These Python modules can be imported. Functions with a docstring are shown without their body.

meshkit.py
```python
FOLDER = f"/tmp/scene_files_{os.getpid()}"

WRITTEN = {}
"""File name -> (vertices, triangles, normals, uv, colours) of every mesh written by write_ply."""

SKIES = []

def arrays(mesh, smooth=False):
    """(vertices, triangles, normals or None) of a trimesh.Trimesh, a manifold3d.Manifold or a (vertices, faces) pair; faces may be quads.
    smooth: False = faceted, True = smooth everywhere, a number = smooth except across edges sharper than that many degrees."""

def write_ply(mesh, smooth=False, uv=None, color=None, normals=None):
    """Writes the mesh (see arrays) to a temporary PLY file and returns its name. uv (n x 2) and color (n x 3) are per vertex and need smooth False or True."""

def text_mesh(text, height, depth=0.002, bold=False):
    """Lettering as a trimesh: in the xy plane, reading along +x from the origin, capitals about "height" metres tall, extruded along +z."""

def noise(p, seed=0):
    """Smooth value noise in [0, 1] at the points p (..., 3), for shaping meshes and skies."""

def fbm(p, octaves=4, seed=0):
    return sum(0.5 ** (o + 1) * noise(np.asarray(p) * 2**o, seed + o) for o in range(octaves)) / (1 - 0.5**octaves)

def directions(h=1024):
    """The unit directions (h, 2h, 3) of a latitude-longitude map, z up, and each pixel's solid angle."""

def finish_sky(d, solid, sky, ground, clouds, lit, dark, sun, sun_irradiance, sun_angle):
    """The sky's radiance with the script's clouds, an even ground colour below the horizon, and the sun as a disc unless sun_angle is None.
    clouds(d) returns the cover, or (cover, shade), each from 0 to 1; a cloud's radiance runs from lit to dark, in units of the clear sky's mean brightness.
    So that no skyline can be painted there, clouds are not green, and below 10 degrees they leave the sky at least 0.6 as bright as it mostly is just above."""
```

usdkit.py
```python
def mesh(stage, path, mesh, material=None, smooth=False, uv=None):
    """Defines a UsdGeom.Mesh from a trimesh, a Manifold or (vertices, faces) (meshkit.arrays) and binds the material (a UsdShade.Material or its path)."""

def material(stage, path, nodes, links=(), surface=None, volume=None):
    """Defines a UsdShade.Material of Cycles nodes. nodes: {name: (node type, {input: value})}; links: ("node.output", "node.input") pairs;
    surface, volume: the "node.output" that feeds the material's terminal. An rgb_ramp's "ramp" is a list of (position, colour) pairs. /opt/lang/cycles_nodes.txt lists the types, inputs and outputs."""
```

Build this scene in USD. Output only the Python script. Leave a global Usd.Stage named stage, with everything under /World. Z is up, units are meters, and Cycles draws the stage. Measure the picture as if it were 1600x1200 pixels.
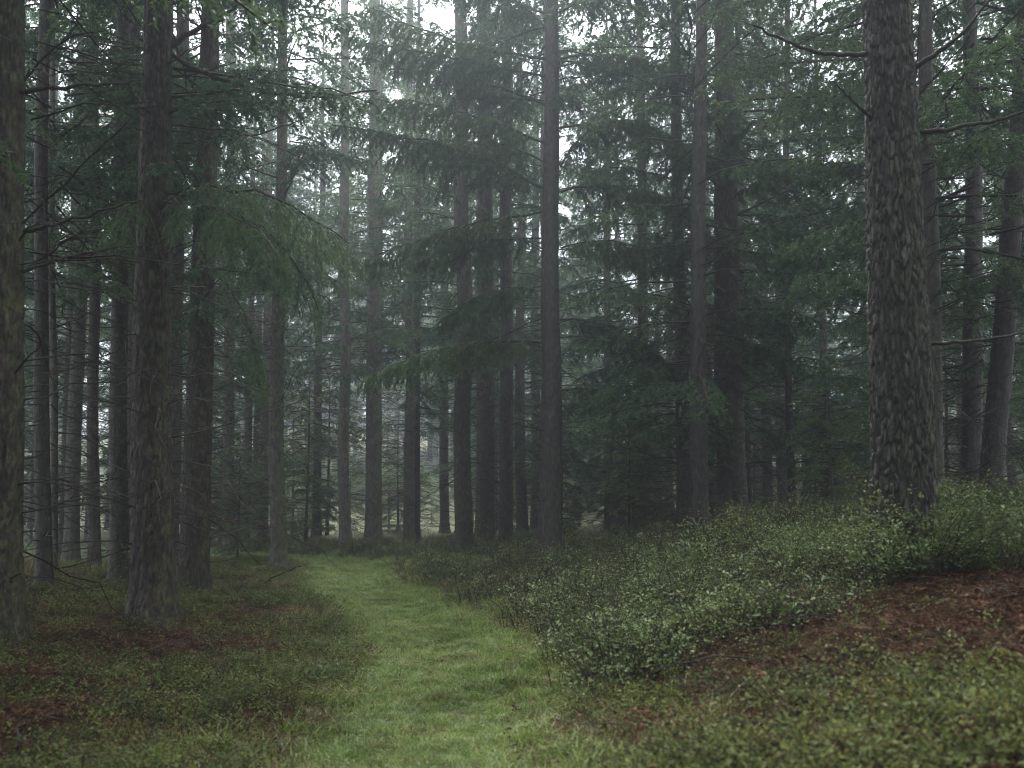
import math
import numpy as np
from scipy.interpolate import RBFInterpolator
from scipy.spatial import cKDTree
import usdkit, meshkit
from pxr import Usd, UsdGeom, UsdLux, UsdShade, Sdf, Gf, Vt

stage = Usd.Stage.CreateInMemory()
UsdGeom.SetStageUpAxis(stage, 'Z')
world = UsdGeom.Xform.Define(stage, '/World')
UsdGeom.Scope.Define(stage, '/World/Looks')

# ---------------------------------------------------------------- camera
F, PITCH, EYE, AXIS_Y = 1400.0, math.radians(4.0), 1.6, 692.0     # pixels of the 1600 x 1200 photograph
cam = UsdGeom.Camera.Define(stage, '/World/camera')
cam.CreateHorizontalApertureAttr(36.0)
cam.CreateVerticalApertureAttr(27.0)
cam.CreateFocalLengthAttr(36.0 * F / 1600)
cam.CreateVerticalApertureOffsetAttr((AXIS_Y - 600) / 1600 * 36)
cam.CreateFStopAttr(2.0)
cam.CreateFocusDistanceAttr(17.0)
cam.CreateClippingRangeAttr(Gf.Vec2f(0.05, 2000))
cam.CreateExposureAttr(2.98)
cam.AddTranslateOp().Set((0, 0, EYE))
cam.AddRotateXOp().Set(90 + math.degrees(PITCH))

# ---------------------------------------------------------------- sky and sun (overcast)
SUN_EL, SUN_AZ = math.radians(50), math.radians(-14)       # azimuth = atan2(x, y)
usdkit.material(stage, '/World/Looks/sky', {
    'tc': ('texture_coordinate', {}),
    'sky': ('sky_texture', {'sky_type': 'single_scattering', 'sun_disc': False, 'sun_elevation': SUN_EL, 'sun_rotation': SUN_AZ, 'aerosol_density': 3.0}),
    'n': ('noise_texture', {'scale': 2.2, 'detail': 5.0, 'roughness': 0.55}),
    'r': ('rgb_ramp', {'ramp': [(0.3, (4.7, 5.0, 5.4)), (0.7, (7.6, 8.0, 8.4))]}),
    'mix': ('mix_color', {'fac': 0.9, 'use_clamp': False}),
    'sp': ('separate_xyz', {}),
    'el': ('map_range', {'from_min': 0.0, 'from_max': 1.0, 'to_min': 0.25, 'to_max': 1.65, 'clamp': True}),      # an overcast sky is brighter overhead than at the horizon
    'cie': ('vector_math', {'math_type': 'scale'}),
    'bg': ('background_shader', {'strength': 0.05}),
}, [('tc.generated', 'n.vector'), ('n.fac', 'r.fac'), ('sky.color', 'mix.a'), ('r.color', 'mix.b'), ('tc.generated', 'sp.vector'), ('sp.z', 'el.value'), ('mix.result', 'cie.vector1'), ('el.result', 'cie.scale'), ('cie.vector', 'bg.color')], surface='bg.background')
dome = UsdLux.DomeLight.Define(stage, '/World/sky')
UsdShade.MaterialBindingAPI.Apply(dome.GetPrim()).Bind(UsdShade.Material.Get(stage, '/World/Looks/sky'))
sun = UsdLux.DistantLight.Define(stage, '/World/sun')
sun.CreateIntensityAttr(0.4); sun.CreateAngleAttr(30.0); sun.CreateNormalizeAttr(True)
sun.GetPrim().CreateAttribute('inputs:normalize', Sdf.ValueTypeNames.Bool).Set(True)
sun.CreateColorAttr(Gf.Vec3f(1.0, 0.98, 0.95))
sun.AddRotateZOp().Set(-math.degrees(SUN_AZ)); sun.AddRotateXOp().Set(-(90 - math.degrees(SUN_EL)))

HAZE = 0.00125

# ---------------------------------------------------------------- helpers
_c, _s = math.cos(PITCH), math.sin(PITCH)


def P(px, py, Y):
    """The point at depth Y that the photograph's pixel (px, py) shows."""
    u, v = (px - 800) / F, (AXIS_Y - py) / F
    d = np.array([u, _c - v * _s, _s + v * _c])
    return np.array([0, 0, EYE]) + d * (Y / d[1])


_names = {}


def numbered(parent, name):
    k = (parent, name)
    n = _names.get(k, 0)
    _names[k] = n + 1
    return f'{parent}/{name}' + (f'_{n:03d}' if n else '')


def tag(prim, label=None, cat=None, group=None, kind=None):
    for k, v in (('label', label), ('category', cat), ('group', group), ('kind', kind)):
        if v:
            prim.SetCustomDataByKey(k, v)
    return prim


def thing(name, label, cat, group=None, loc=(0, 0, 0), rot=0, scale=None, kind=None):
    x = UsdGeom.Xform.Define(stage, numbered('/World', name))
    x.AddTranslateOp().Set(tuple(map(float, loc)))
    if rot:
        x.AddRotateZOp().Set(float(rot))
    if scale:
        x.AddScaleOp().Set(tuple(map(float, scale)) if np.ndim(scale) else (float(scale),) * 3)
    return tag(x.GetPrim(), label, cat, group, kind)


def obj(parent, name, mesh, mat, smooth=False, kind=None, attrs=None, label=None):
    par = parent if isinstance(parent, str) else str(parent.GetPath())
    path = numbered(par, name)
    if attrs:
        v, f = mesh
        m = UsdGeom.Mesh.Define(stage, path)
        m.CreatePointsAttr(Vt.Vec3fArray.FromNumpy(np.asarray(v, np.float32)))
        fa = np.asarray(f, np.int32)
        m.CreateFaceVertexCountsAttr(Vt.IntArray.FromNumpy(np.full(len(fa), fa.shape[1], np.int32)))
        m.CreateFaceVertexIndicesAttr(Vt.IntArray.FromNumpy(np.ascontiguousarray(fa.ravel())))
        m.CreateSubdivisionSchemeAttr('none')
        if smooth:
            ft = fa if fa.shape[1] == 3 else np.vstack([fa[:, [0, 1, 2]], fa[:, [0, 2, 3]]])
            _, _, n = meshkit.arrays((v, ft), True)
            m.CreateNormalsAttr(Vt.Vec3fArray.FromNumpy(n.astype(np.float32))); m.SetNormalsInterpolation('vertex')
        for k, a in attrs.items():
            UsdGeom.PrimvarsAPI(m).CreatePrimvar(k, Sdf.ValueTypeNames.FloatArray, 'vertex').Set(Vt.FloatArray.FromNumpy(np.asarray(a, np.float32)))
        UsdShade.MaterialBindingAPI.Apply(m.GetPrim()).Bind(UsdShade.Material.Get(stage, mat))
    else:
        m = usdkit.mesh(stage, path, mesh, mat, smooth=smooth)
    return tag(m.GetPrim(), label=label, kind=kind)


def unit(v):
    return v / (np.linalg.norm(v, axis=-1, keepdims=True) + 1e-12)


def joinm(parts):
    V, Fc, n = [], [], 0
    for v, f in parts:
        if len(v) == 0:
            continue
        V.append(v); Fc.append(f + n); n += len(v)
    return (np.vstack(V), np.vstack(Fc)) if V else (np.zeros((0, 3)), np.zeros((0, 3), int))


# curves p(t) = a + b t + c t^2, t in 0..1, in arrays
class Curves:
    def __init__(s, a, b, c, r):
        s.a, s.b, s.c = (np.atleast_2d(np.asarray(x, float)) for x in (a, b, c))
        s.r = np.atleast_1d(np.asarray(r, float))

    def at(s, i, t):
        t = np.asarray(t)[:, None]
        return s.a[i] + s.b[i] * t + s.c[i] * t * t

    def tan(s, i, t):
        return unit(s.b[i] + 2 * s.c[i] * np.asarray(t)[:, None])

    def length(s):
        return np.linalg.norm(s.b + s.c, axis=1)


def tubes(C, seg=4, sides=3, tip=0.25, jit=0.0, rng=None):
    n = len(C.a)
    if n == 0:
        return np.zeros((0, 3)), np.zeros((0, 3), int)
    t = np.linspace(0, 1, seg + 1)
    p = C.a[:, None] + C.b[:, None] * t[None, :, None] + C.c[:, None] * (t ** 2)[None, :, None]
    if jit:
        L = C.length()[:, None, None]
        k = rng.normal(0, jit, p.shape) * L; k[:, 0] = 0
        p = p + k
    T = unit(np.gradient(p, axis=1))
    ref = np.where(np.abs(T[..., 2:3]) < 0.8, [0, 0, 1.0], [1.0, 0, 0])
    A = unit(np.cross(T, ref)); B = np.cross(T, A)
    rad = C.r[:, None] * (1 - (1 - tip) * t[None])
    ang = np.arange(sides) * 2 * np.pi / sides
    v = p[:, :, None] + rad[..., None, None] * (np.cos(ang)[:, None] * A[:, :, None] + np.sin(ang)[:, None] * B[:, :, None])
    base = (np.arange(n) * (seg + 1) * sides)[:, None, None]
    i, j = np.meshgrid(np.arange(seg), np.arange(sides), indexing='ij')
    q = np.stack([i * sides + j, i * sides + (j + 1) % sides, (i + 1) * sides + (j + 1) % sides, (i + 1) * sides + j], -1).reshape(-1, 4)
    q = np.vstack([q[:, [0, 1, 2]], q[:, [0, 2, 3]]])
    return v.reshape(-1, 3), (q[None] + base).reshape(-1, 3)


def needles(C, spacing, nlen, wid, rng, t0=0.0):
    L = C.length() * (1 - t0)
    cnt = np.maximum(3, (L / spacing * 2).astype(int))
    i = np.repeat(np.arange(len(cnt)), cnt)
    t = t0 + (1 - t0) * rng.random(len(i)) ** 0.9
    p, T = C.at(i, t), C.tan(i, t)
    u = rng.normal(size=p.shape); u[:, 2] *= 0.6
    u = unit(u - T * (u * T).sum(1, keepdims=True))
    k = rng.uniform(0.35, 0.8, len(i))[:, None]
    d = unit(T * k + u * (1 - 0.4 * k))
    w = unit(np.cross(d, rng.normal(size=p.shape))) * wid / 2
    ln = nlen * rng.uniform(0.7, 1.2, len(i))[:, None]
    v = np.stack([p - w, p + w, p + d * ln], 1).reshape(-1, 3)
    return v, np.arange(len(v)).reshape(-1, 3)


def spray(B, rng, per_m=9.0, blen=0.8, sub=0.22, sub_per_m=9.0, droop=0.55, bare=0.22, spacing=0.02, nlen=0.035, wid=0.009, up=0.0, lo=0.7, hi=1.15):
    """Branchlets and twigs with needles on the boughs B. Returns (wood parts, needle mesh)."""
    L = B.length()
    n = np.maximum(5, (L * (1 - bare) * per_m).astype(int))
    i = np.repeat(np.arange(len(n)), n)
    k = np.concatenate([np.arange(m) for m in n])
    t = bare + (1 - bare) * np.clip((k + rng.uniform(0.1, 0.9, len(k))) / n[i], 0, 1)
    side = np.where(k % 2 == 0, 1.0, -1.0)
    T = B.tan(i, t); q = B.at(i, t)
    hor = unit(np.cross(T, [0, 0, 1.0]))
    prof = np.clip(np.minimum((t - bare * 0.7) / 0.25, 1), 0.15, 1) * (1.08 - t) ** 0.75
    bl = blen * np.minimum(1, L[i] / 2.2) * prof * rng.uniform(0.55, 1.2, len(i)) + 0.06
    ang = rng.uniform(lo, hi, len(i))[:, None]
    d = unit(T * np.cos(ang) + hor * side[:, None] * np.sin(ang) + rng.normal(0, 0.12, T.shape) + [0, 0, up])
    dr = droop * rng.uniform(0.5, 1.5, len(i))
    S = Curves(q, d * bl[:, None], np.stack([0 * dr, 0 * dr, -dr * bl], 1), 0.0035 + 0.004 * bl)
    Ls = S.length()
    m = np.maximum(2, (Ls * sub_per_m).astype(int))
    j = np.repeat(np.arange(len(m)), m)
    kk = np.concatenate([np.arange(x) for x in m])
    ts = 0.12 + 0.88 * (kk + rng.uniform(0, 1, len(kk))) / m[j]
    sd = np.where(kk % 2 == 0, 1.0, -1.0)
    Ts = S.tan(j, ts); qs = S.at(j, ts)
    h2 = unit(np.cross(Ts, [0, 0, 1.0]) + 1e-4)
    a2 = rng.uniform(0.5, 1.1, len(j))[:, None]
    d2 = unit(Ts * np.cos(a2) + h2 * sd[:, None] * np.sin(a2) + rng.normal(0, 0.2, Ts.shape) + [0, 0, -0.25 * droop])
    l2 = sub * rng.uniform(0.4, 1.25, len(j)) * (1.15 - 0.6 * ts) * np.minimum(1, Ls[j] / 0.5 + 0.3)
    W = Curves(qs, d2 * l2[:, None], np.stack([0 * l2, 0 * l2, -droop * 0.9 * l2 * rng.uniform(0.3, 1.4, len(j))], 1), np.full(len(j), 0.0022))
    wood = [tubes(S, 3, 3, 0.4)]
    nd = joinm([needles(S, spacing * 1.2, nlen, wid, rng, 0.1), needles(W, spacing, nlen, wid, rng), needles(Curves(B.a, B.b, B.c, B.r), spacing * 3, nlen, wid, rng, 0.55)])
    return wood, nd


def dead_twigs(B, rng, per_m=5.0, tl=0.45, droop=0.3):
    """Thin bare side twigs along dead branches."""
    L = B.length()
    n = np.maximum(2, (L * per_m).astype(int))
    i = np.repeat(np.arange(len(n)), n)
    t = rng.uniform(0.2, 1, len(i))
    T = B.tan(i, t); q = B.at(i, t)
    d = unit(T * rng.uniform(0.4, 1.0, (len(i), 1)) + rng.normal(0, 0.55, T.shape) * [1, 1, 0.6])
    l = tl * rng.uniform(0.3, 1.3, len(i)) * (1.1 - 0.6 * t) * np.minimum(1, L[i])
    S = Curves(q, d * l[:, None], np.stack([0 * l, 0 * l, (rng.uniform(-0.6, 0.9, len(i)) * droop - 0.1) * l], 1), 0.0022 + 0.003 * l)
    m = np.maximum(1, (l * 7).astype(int))
    j = np.repeat(np.arange(len(m)), m)
    ts = rng.uniform(0.25, 1, len(j))
    d2 = unit(S.tan(j, ts) + rng.normal(0, 0.6, (len(j), 3)))
    l2 = 0.4 * l[j] * rng.uniform(0.3, 1, len(j))
    W = Curves(S.at(j, ts), d2 * l2[:, None], np.zeros((len(j), 3)) + [0, 0, 0.02], np.full(len(j), 0.0018))
    return [tubes(S, 3, 3, 0.4, 0.02, rng), tubes(W, 2, 3, 0.5)]


# ---------------------------------------------------------------- materials
def mat(name, nodes, links, **kw):
    usdkit.material(stage, '/World/Looks/' + name, nodes, links, **kw)
    return '/World/Looks/' + name


def needle_mat(name, dark, mid, tipc, trans=0.3, rough=0.5, spec=0.3):
    return mat(name, {
        'g': ('geometry', {}), 'o': ('object_info', {}),
        'n': ('noise_texture', {'scale': 1.1, 'detail': 3.0}),
        'n2': ('noise_texture', {'scale': 9.0, 'detail': 2.0}),
        'm': ('mix_float', {'fac': 0.5}),
        'a': ('math', {'math_type': 'multiply_add', 'value2': 0.35, 'value3': -0.17}),
        's': ('math', {'math_type': 'add'}),
        'r': ('rgb_ramp', {'ramp': [(0.28, dark), (0.5, mid), (0.72, tipc)]}),
        'p': ('principled_bsdf', {'roughness': rough, 'specular_ior_level': spec}),
        't': ('translucent_bsdf', {}),
        'x': ('mix_closure', {'fac': trans}),
    }, [('g.position', 'n.vector'), ('g.position', 'n2.vector'), ('n.fac', 'm.a'), ('n2.fac', 'm.b'), ('o.random', 'a.value1'), ('m.result', 's.value1'), ('a.value', 's.value2'),
        ('s.value', 'r.fac'), ('r.color', 'p.base_color'), ('r.color', 't.color'), ('p.BSDF', 'x.closure1'), ('t.BSDF', 'x.closure2')], surface='x.closure')


NEEDLE = needle_mat('spruce_needles', (0.025, 0.055, 0.031), (0.052, 0.104, 0.053), (0.105, 0.17, 0.062), 0.36)
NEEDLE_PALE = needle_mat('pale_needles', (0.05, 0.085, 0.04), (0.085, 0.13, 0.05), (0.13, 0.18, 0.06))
LEAF = needle_mat('bilberry_leaf', (0.034, 0.052, 0.014), (0.07, 0.095, 0.026), (0.125, 0.145, 0.042), 0.25, 0.65, 0.15)
LEAF_BLUE = needle_mat('bluish_leaf', (0.042, 0.07, 0.022), (0.09, 0.135, 0.042), (0.165, 0.21, 0.08), 0.22, 0.6, 0.2)
LEAF_YELLOW = needle_mat('yellowish_leaf', (0.06, 0.07, 0.02), (0.11, 0.12, 0.03), (0.17, 0.17, 0.045), 0.28, 0.65, 0.15)
GRASS = needle_mat('path_grass', (0.062, 0.112, 0.015), (0.12, 0.19, 0.028), (0.2, 0.262, 0.05), 0.3)
GRASS_DRY = needle_mat('dry_grass', (0.09, 0.085, 0.03), (0.14, 0.125, 0.05), (0.2, 0.17, 0.08), 0.25)
LITTER = needle_mat('brown_litter', (0.028, 0.015, 0.009), (0.07, 0.037, 0.022), (0.155, 0.09, 0.055), 0.12, 0.8, 0.1)
TWIG = mat('dead_twig', {
    'g': ('geometry', {}), 'n': ('noise_texture', {'scale': 6.0, 'detail': 3.0}),
    'r': ('rgb_ramp', {'ramp': [(0.35, (0.016, 0.012, 0.009)), (0.6, (0.036, 0.03, 0.024)), (0.78, (0.075, 0.07, 0.055))]}),
    'p': ('principled_bsdf', {'roughness': 0.8, 'specular_ior_level': 0.2})},
    [('g.position', 'n.vector'), ('n.fac', 'r.fac'), ('r.color', 'p.base_color')], surface='p.BSDF')


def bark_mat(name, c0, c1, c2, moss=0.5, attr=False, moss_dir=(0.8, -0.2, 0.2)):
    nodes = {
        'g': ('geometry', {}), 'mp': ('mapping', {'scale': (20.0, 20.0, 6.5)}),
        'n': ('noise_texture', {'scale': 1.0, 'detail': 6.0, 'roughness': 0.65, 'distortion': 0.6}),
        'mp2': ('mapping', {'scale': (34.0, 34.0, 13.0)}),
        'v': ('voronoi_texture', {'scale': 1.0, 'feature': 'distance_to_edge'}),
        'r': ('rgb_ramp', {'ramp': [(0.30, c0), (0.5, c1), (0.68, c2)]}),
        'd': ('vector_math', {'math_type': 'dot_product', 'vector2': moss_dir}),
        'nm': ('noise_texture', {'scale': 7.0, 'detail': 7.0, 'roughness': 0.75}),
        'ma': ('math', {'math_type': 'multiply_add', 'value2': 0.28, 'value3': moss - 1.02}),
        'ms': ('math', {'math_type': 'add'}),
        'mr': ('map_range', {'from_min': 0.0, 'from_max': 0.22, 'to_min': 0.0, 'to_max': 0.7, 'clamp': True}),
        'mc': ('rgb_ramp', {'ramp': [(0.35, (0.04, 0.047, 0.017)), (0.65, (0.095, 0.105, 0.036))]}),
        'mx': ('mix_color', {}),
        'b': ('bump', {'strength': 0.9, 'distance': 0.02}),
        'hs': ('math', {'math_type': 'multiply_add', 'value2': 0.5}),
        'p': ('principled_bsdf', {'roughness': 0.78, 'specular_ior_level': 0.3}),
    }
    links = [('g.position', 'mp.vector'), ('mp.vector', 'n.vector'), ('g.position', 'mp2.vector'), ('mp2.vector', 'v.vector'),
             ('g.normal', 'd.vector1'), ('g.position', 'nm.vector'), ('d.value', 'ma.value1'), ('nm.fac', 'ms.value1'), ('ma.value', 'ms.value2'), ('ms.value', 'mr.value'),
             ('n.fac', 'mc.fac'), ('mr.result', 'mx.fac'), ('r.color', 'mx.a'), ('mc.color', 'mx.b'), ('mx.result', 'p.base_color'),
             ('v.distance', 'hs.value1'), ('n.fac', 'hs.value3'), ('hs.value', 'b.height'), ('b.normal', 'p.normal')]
    if attr:
        nodes['at'] = ('attribute', {'attribute': 'plate'})
        nodes['k'] = ('mix_float', {'fac': 0.16})
        links += [('n.fac', 'k.a'), ('at.fac', 'k.b'), ('k.result', 'r.fac')]
    else:
        links += [('n.fac', 'r.fac')]
    return mat(name, nodes, links, surface='p.BSDF')


BARK = bark_mat('spruce_bark', (0.014, 0.012, 0.009), (0.032, 0.028, 0.022), (0.064, 0.06, 0.048), 0.34)
BARK_DARK = bark_mat('dark_bark', (0.011, 0.0095, 0.008), (0.025, 0.0215, 0.0175), (0.052, 0.047, 0.038), 0.3)
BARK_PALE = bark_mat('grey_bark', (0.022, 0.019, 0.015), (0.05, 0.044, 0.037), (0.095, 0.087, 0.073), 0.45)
BARK_NEAR = bark_mat('plated_bark', (0.008, 0.007, 0.0055), (0.021, 0.019, 0.016), (0.066, 0.063, 0.053), 0.43, True)
BARK_LEFT = bark_mat('mossy_bark', (0.009, 0.007, 0.005), (0.024, 0.018, 0.014), (0.062, 0.052, 0.04), 0.37, True)
BRANCH = bark_mat('branch_bark', (0.010, 0.008, 0.006), (0.022, 0.018, 0.014), (0.045, 0.04, 0.03), 0.40, False, (0, 0, 0.9))

SOIL = mat('forest_floor', {
    'g': ('geometry', {}), 'n': ('noise_texture', {'scale': 5.0, 'detail': 7.0, 'roughness': 0.7}),
    'n2': ('noise_texture', {'scale': 60.0, 'detail': 4.0, 'roughness': 0.7}),
    'k': ('mix_float', {'fac': 0.5}),
    'br': ('rgb_ramp', {'ramp': [(0.3, (0.016, 0.009, 0.006)), (0.5, (0.042, 0.024, 0.015)), (0.7, (0.09, 0.052, 0.032))]}),
    'gr': ('rgb_ramp', {'ramp': [(0.3, (0.02, 0.034, 0.012)), (0.5, (0.042, 0.068, 0.02)), (0.72, (0.085, 0.115, 0.036))]}),
    'at': ('attribute', {'attribute': 'green'}),
    'mx': ('mix_color', {}),
    'b': ('bump', {'strength': 1.0, 'distance': 0.03}),
    'p': ('principled_bsdf', {'roughness': 0.9, 'specular_ior_level': 0.15})},
    [('g.position', 'n.vector'), ('g.position', 'n2.vector'), ('n.fac', 'k.a'), ('n2.fac', 'k.b'), ('k.result', 'br.fac'), ('k.result', 'gr.fac'), ('at.fac', 'mx.fac'),
     ('br.color', 'mx.a'), ('gr.color', 'mx.b'), ('mx.result', 'p.base_color'), ('k.result', 'b.height'), ('b.normal', 'p.normal')], surface='p.BSDF')

# ---------------------------------------------------------------- terrain
PATH = np.array([(-0.5, -6), (-0.55, 0), (-0.62, 5.4), (-0.46, 7.2), (-0.78, 10.4), (-1.85, 14), (-2.95, 17.3), (-3.65, 20.4), (-4.6, 23.5), (-6.0, 26.0), (-9, 28.5), (-15, 31)])
_pt = np.linspace(0, len(PATH) - 1, 400)
PATHF = np.stack([np.interp(_pt, np.arange(len(PATH)), PATH[:, k]) for k in (0, 1)], 1)
for _ in range(30):
    PATHF[1:-1] = 0.25 * PATHF[:-2] + 0.5 * PATHF[1:-1] + 0.25 * PATHF[2:]
path_tree = cKDTree(PATHF)
anchors = [(x, y, 0.0) for x, y in PATH]
for px, py, Y in [(1418, 915, 7.0), (1400, 850, 10.5), (1000, 930, 11), (870, 1000, 9), (860, 1110, 6.8), (1600, 1200, 3.5), (1230, 1200, 4.0), (1000, 1200, 4.7), (1553, 812, 14), (1095, 855, 17),
                  (1145, 822, 20), (1235, 812, 24), (232, 985, 11), (5, 1020, 8.5), (62, 940, 13), (185, 905, 17), (305, 932, 15), (433, 890, 21), (0, 1200, 5), (858, 882, 19.8), (726, 872, 25), (757, 862, 27),
                  (790, 865, 26), (585, 857, 33), (537, 860, 31), (640, 850, 36), (1600, 1010, 5.0), (1250, 960, 6.6), (300, 1100, 7), (780, 905, 17), (660, 868, 24), (1250, 835, 12)]:
    q = P(px, py, Y); anchors.append(tuple(q))
anchors += [(-40, 40, .6), (-25, 20, .5), (-20, 2, .4), (30, 40, 2.2), (20, 20, 2.1), (16, 6, 1.9), (12, -8, 1.2), (-12, -10, .3), (0, 48, .3), (-6, 60, 1.3), (-30, 60, 1.6), (30, 60, 3.2), (-50, 90, 5.5), (0, 90, 5), (50, 90, 6.5), (0, 130, 11), (-130, 130, 11), (130, 130, 12), (0, 220, 20), (-180, 220, 20), (180, 220, 20), (-130, -60, 0.5), (130, -60, 1.5), (0, -60, 0.3)]
anchors = np.array(anchors)
_rbf = RBFInterpolator(anchors[:, :2], anchors[:, 2], kernel='linear', smoothing=0.05)


def path_d(x, y):
    return path_tree.query(np.stack([np.ravel(x), np.ravel(y)], 1))[0].reshape(np.shape(x))


def ground(x, y):
    x, y = np.asarray(x, float), np.asarray(y, float)
    z = _rbf(np.stack([x.ravel(), y.ravel()], 1)).reshape(x.shape)
    d = path_d(x, y)
    off = np.clip((d - 0.6) / 0.8, 0, 1)
    p3 = np.stack([x, y, 0 * x], -1)
    bump = (meshkit.fbm(p3 * 0.9, 4, 3) - 0.5) * 0.24 + (meshkit.fbm(p3 * 3.1, 3, 9) - 0.5) * 0.1
    return z + bump * (0.25 + 0.75 * off) + 0.06 * off + (meshkit.noise(p3 * 4.0, 5) - 0.5) * 0.03


def ground1(x, y):
    return float(ground(np.array([x]), np.array([y]))[0])


def brown_zone(x, y):
    """1 where dry needles and dead bracken cover the ground, 0 where green plants do."""
    def blob(px, py, Y, rx, ry):
        q = P(px, py, Y)
        return np.exp(-(((x - q[0]) / rx) ** 2 + ((y - q[1]) / ry) ** 2))
    b = 1.1 * blob(130, 1000, 9.5, 2.6, 2.4) + 0.8 * blob(40, 1110, 6.3, 1.4, 1.3) + 1.15 * blob(1420, 990, 5.5, 1.15, 0.75) + 0.8 * blob(1580, 960, 5.6, 0.9, 0.9)
    b = b + 0.8 * blob(1000, 880, 16, 3.0, 2.0) + 0.7 * np.exp(-(((x + 12) / 6) ** 2 + ((y - 16) / 6) ** 2)) + 0.55 * blob(830, 1120, 6.8, 0.25, 2.0)
    n = meshkit.fbm(np.stack([x, y, 0 * x], -1) * 1.1, 3, 21)
    return np.clip(b + (n - 0.5) * 0.9, 0, 1)


def grid_axis(lo, hi, fine_lo, fine_hi, fine, coarse):
    a = [np.arange(fine_lo, fine_hi, fine)]
    st, x = fine, fine_lo
    left = []
    while x > lo:
        st = min(st * 1.25, coarse); x -= st; left.append(x)
    st, x = fine, fine_hi
    right = [x]
    while x < hi:
        st = min(st * 1.25, coarse); x += st; right.append(x)
    return np.concatenate([left[::-1], a[0], right])


gx = grid_axis(-180, 180, -9, 9, 0.07, 6); gy = grid_axis(-90, 220, 2.5, 27, 0.09, 6)
GX, GY = np.meshgrid(gx, gy)
GZ = ground(GX, GY)
D = path_d(GX, GY)
green = np.clip(1.7 - D * 1.0, 0, 1) * 0.9
green = np.maximum(green, np.clip((GY - 30) / 8, 0, 0.6))
green = np.maximum(green, 0.9 * np.exp(-((D / 4.5) ** 4)) * np.clip((GY - 20) / 4, 0, 1))
green = np.maximum(green, 0.62 * (1 - brown_zone(GX, GY)) * meshkit.fbm(np.stack([GX, GY, 0 * GX], -1) * 0.7, 3, 4))
nx_, ny_ = len(gx), len(gy)
ii, jj = np.meshgrid(np.arange(ny_ - 1), np.arange(nx_ - 1), indexing='ij')
qf = np.stack([ii * nx_ + jj, ii * nx_ + jj + 1, (ii + 1) * nx_ + jj + 1, (ii + 1) * nx_ + jj], -1).reshape(-1, 4)
g = obj('/World', 'ground', (np.stack([GX, GY, GZ], -1).reshape(-1, 3), qf), SOIL, smooth=True, attrs={'green': green.ravel()}, kind='structure')
tag(g, 'forest floor of brown needles and moss with a grassy path', 'ground')

hz = mat('forest_haze', {'v': ('principled_volume', {'color': (0.83, 0.91, 1.0), 'density': HAZE, 'anisotropy': 0.62})}, [], volume='v.volume')


def boxmesh(lo, hi):
    v = np.array([[x, y, z] for x in (lo[0], hi[0]) for y in (lo[1], hi[1]) for z in (lo[2], hi[2])], float)
    f = np.array([[0, 1, 3, 2], [4, 6, 7, 5], [0, 4, 5, 1], [2, 3, 7, 6], [0, 2, 6, 4], [1, 5, 7, 3]])
    return v, f


h = obj('/World', 'haze', boxmesh((-190, -100, float(GZ.min()) - 1.0), (190, 230, 48)), hz, kind='stuff')
tag(h, 'pale bluish mist hanging between the far trees', 'haze')


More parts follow.
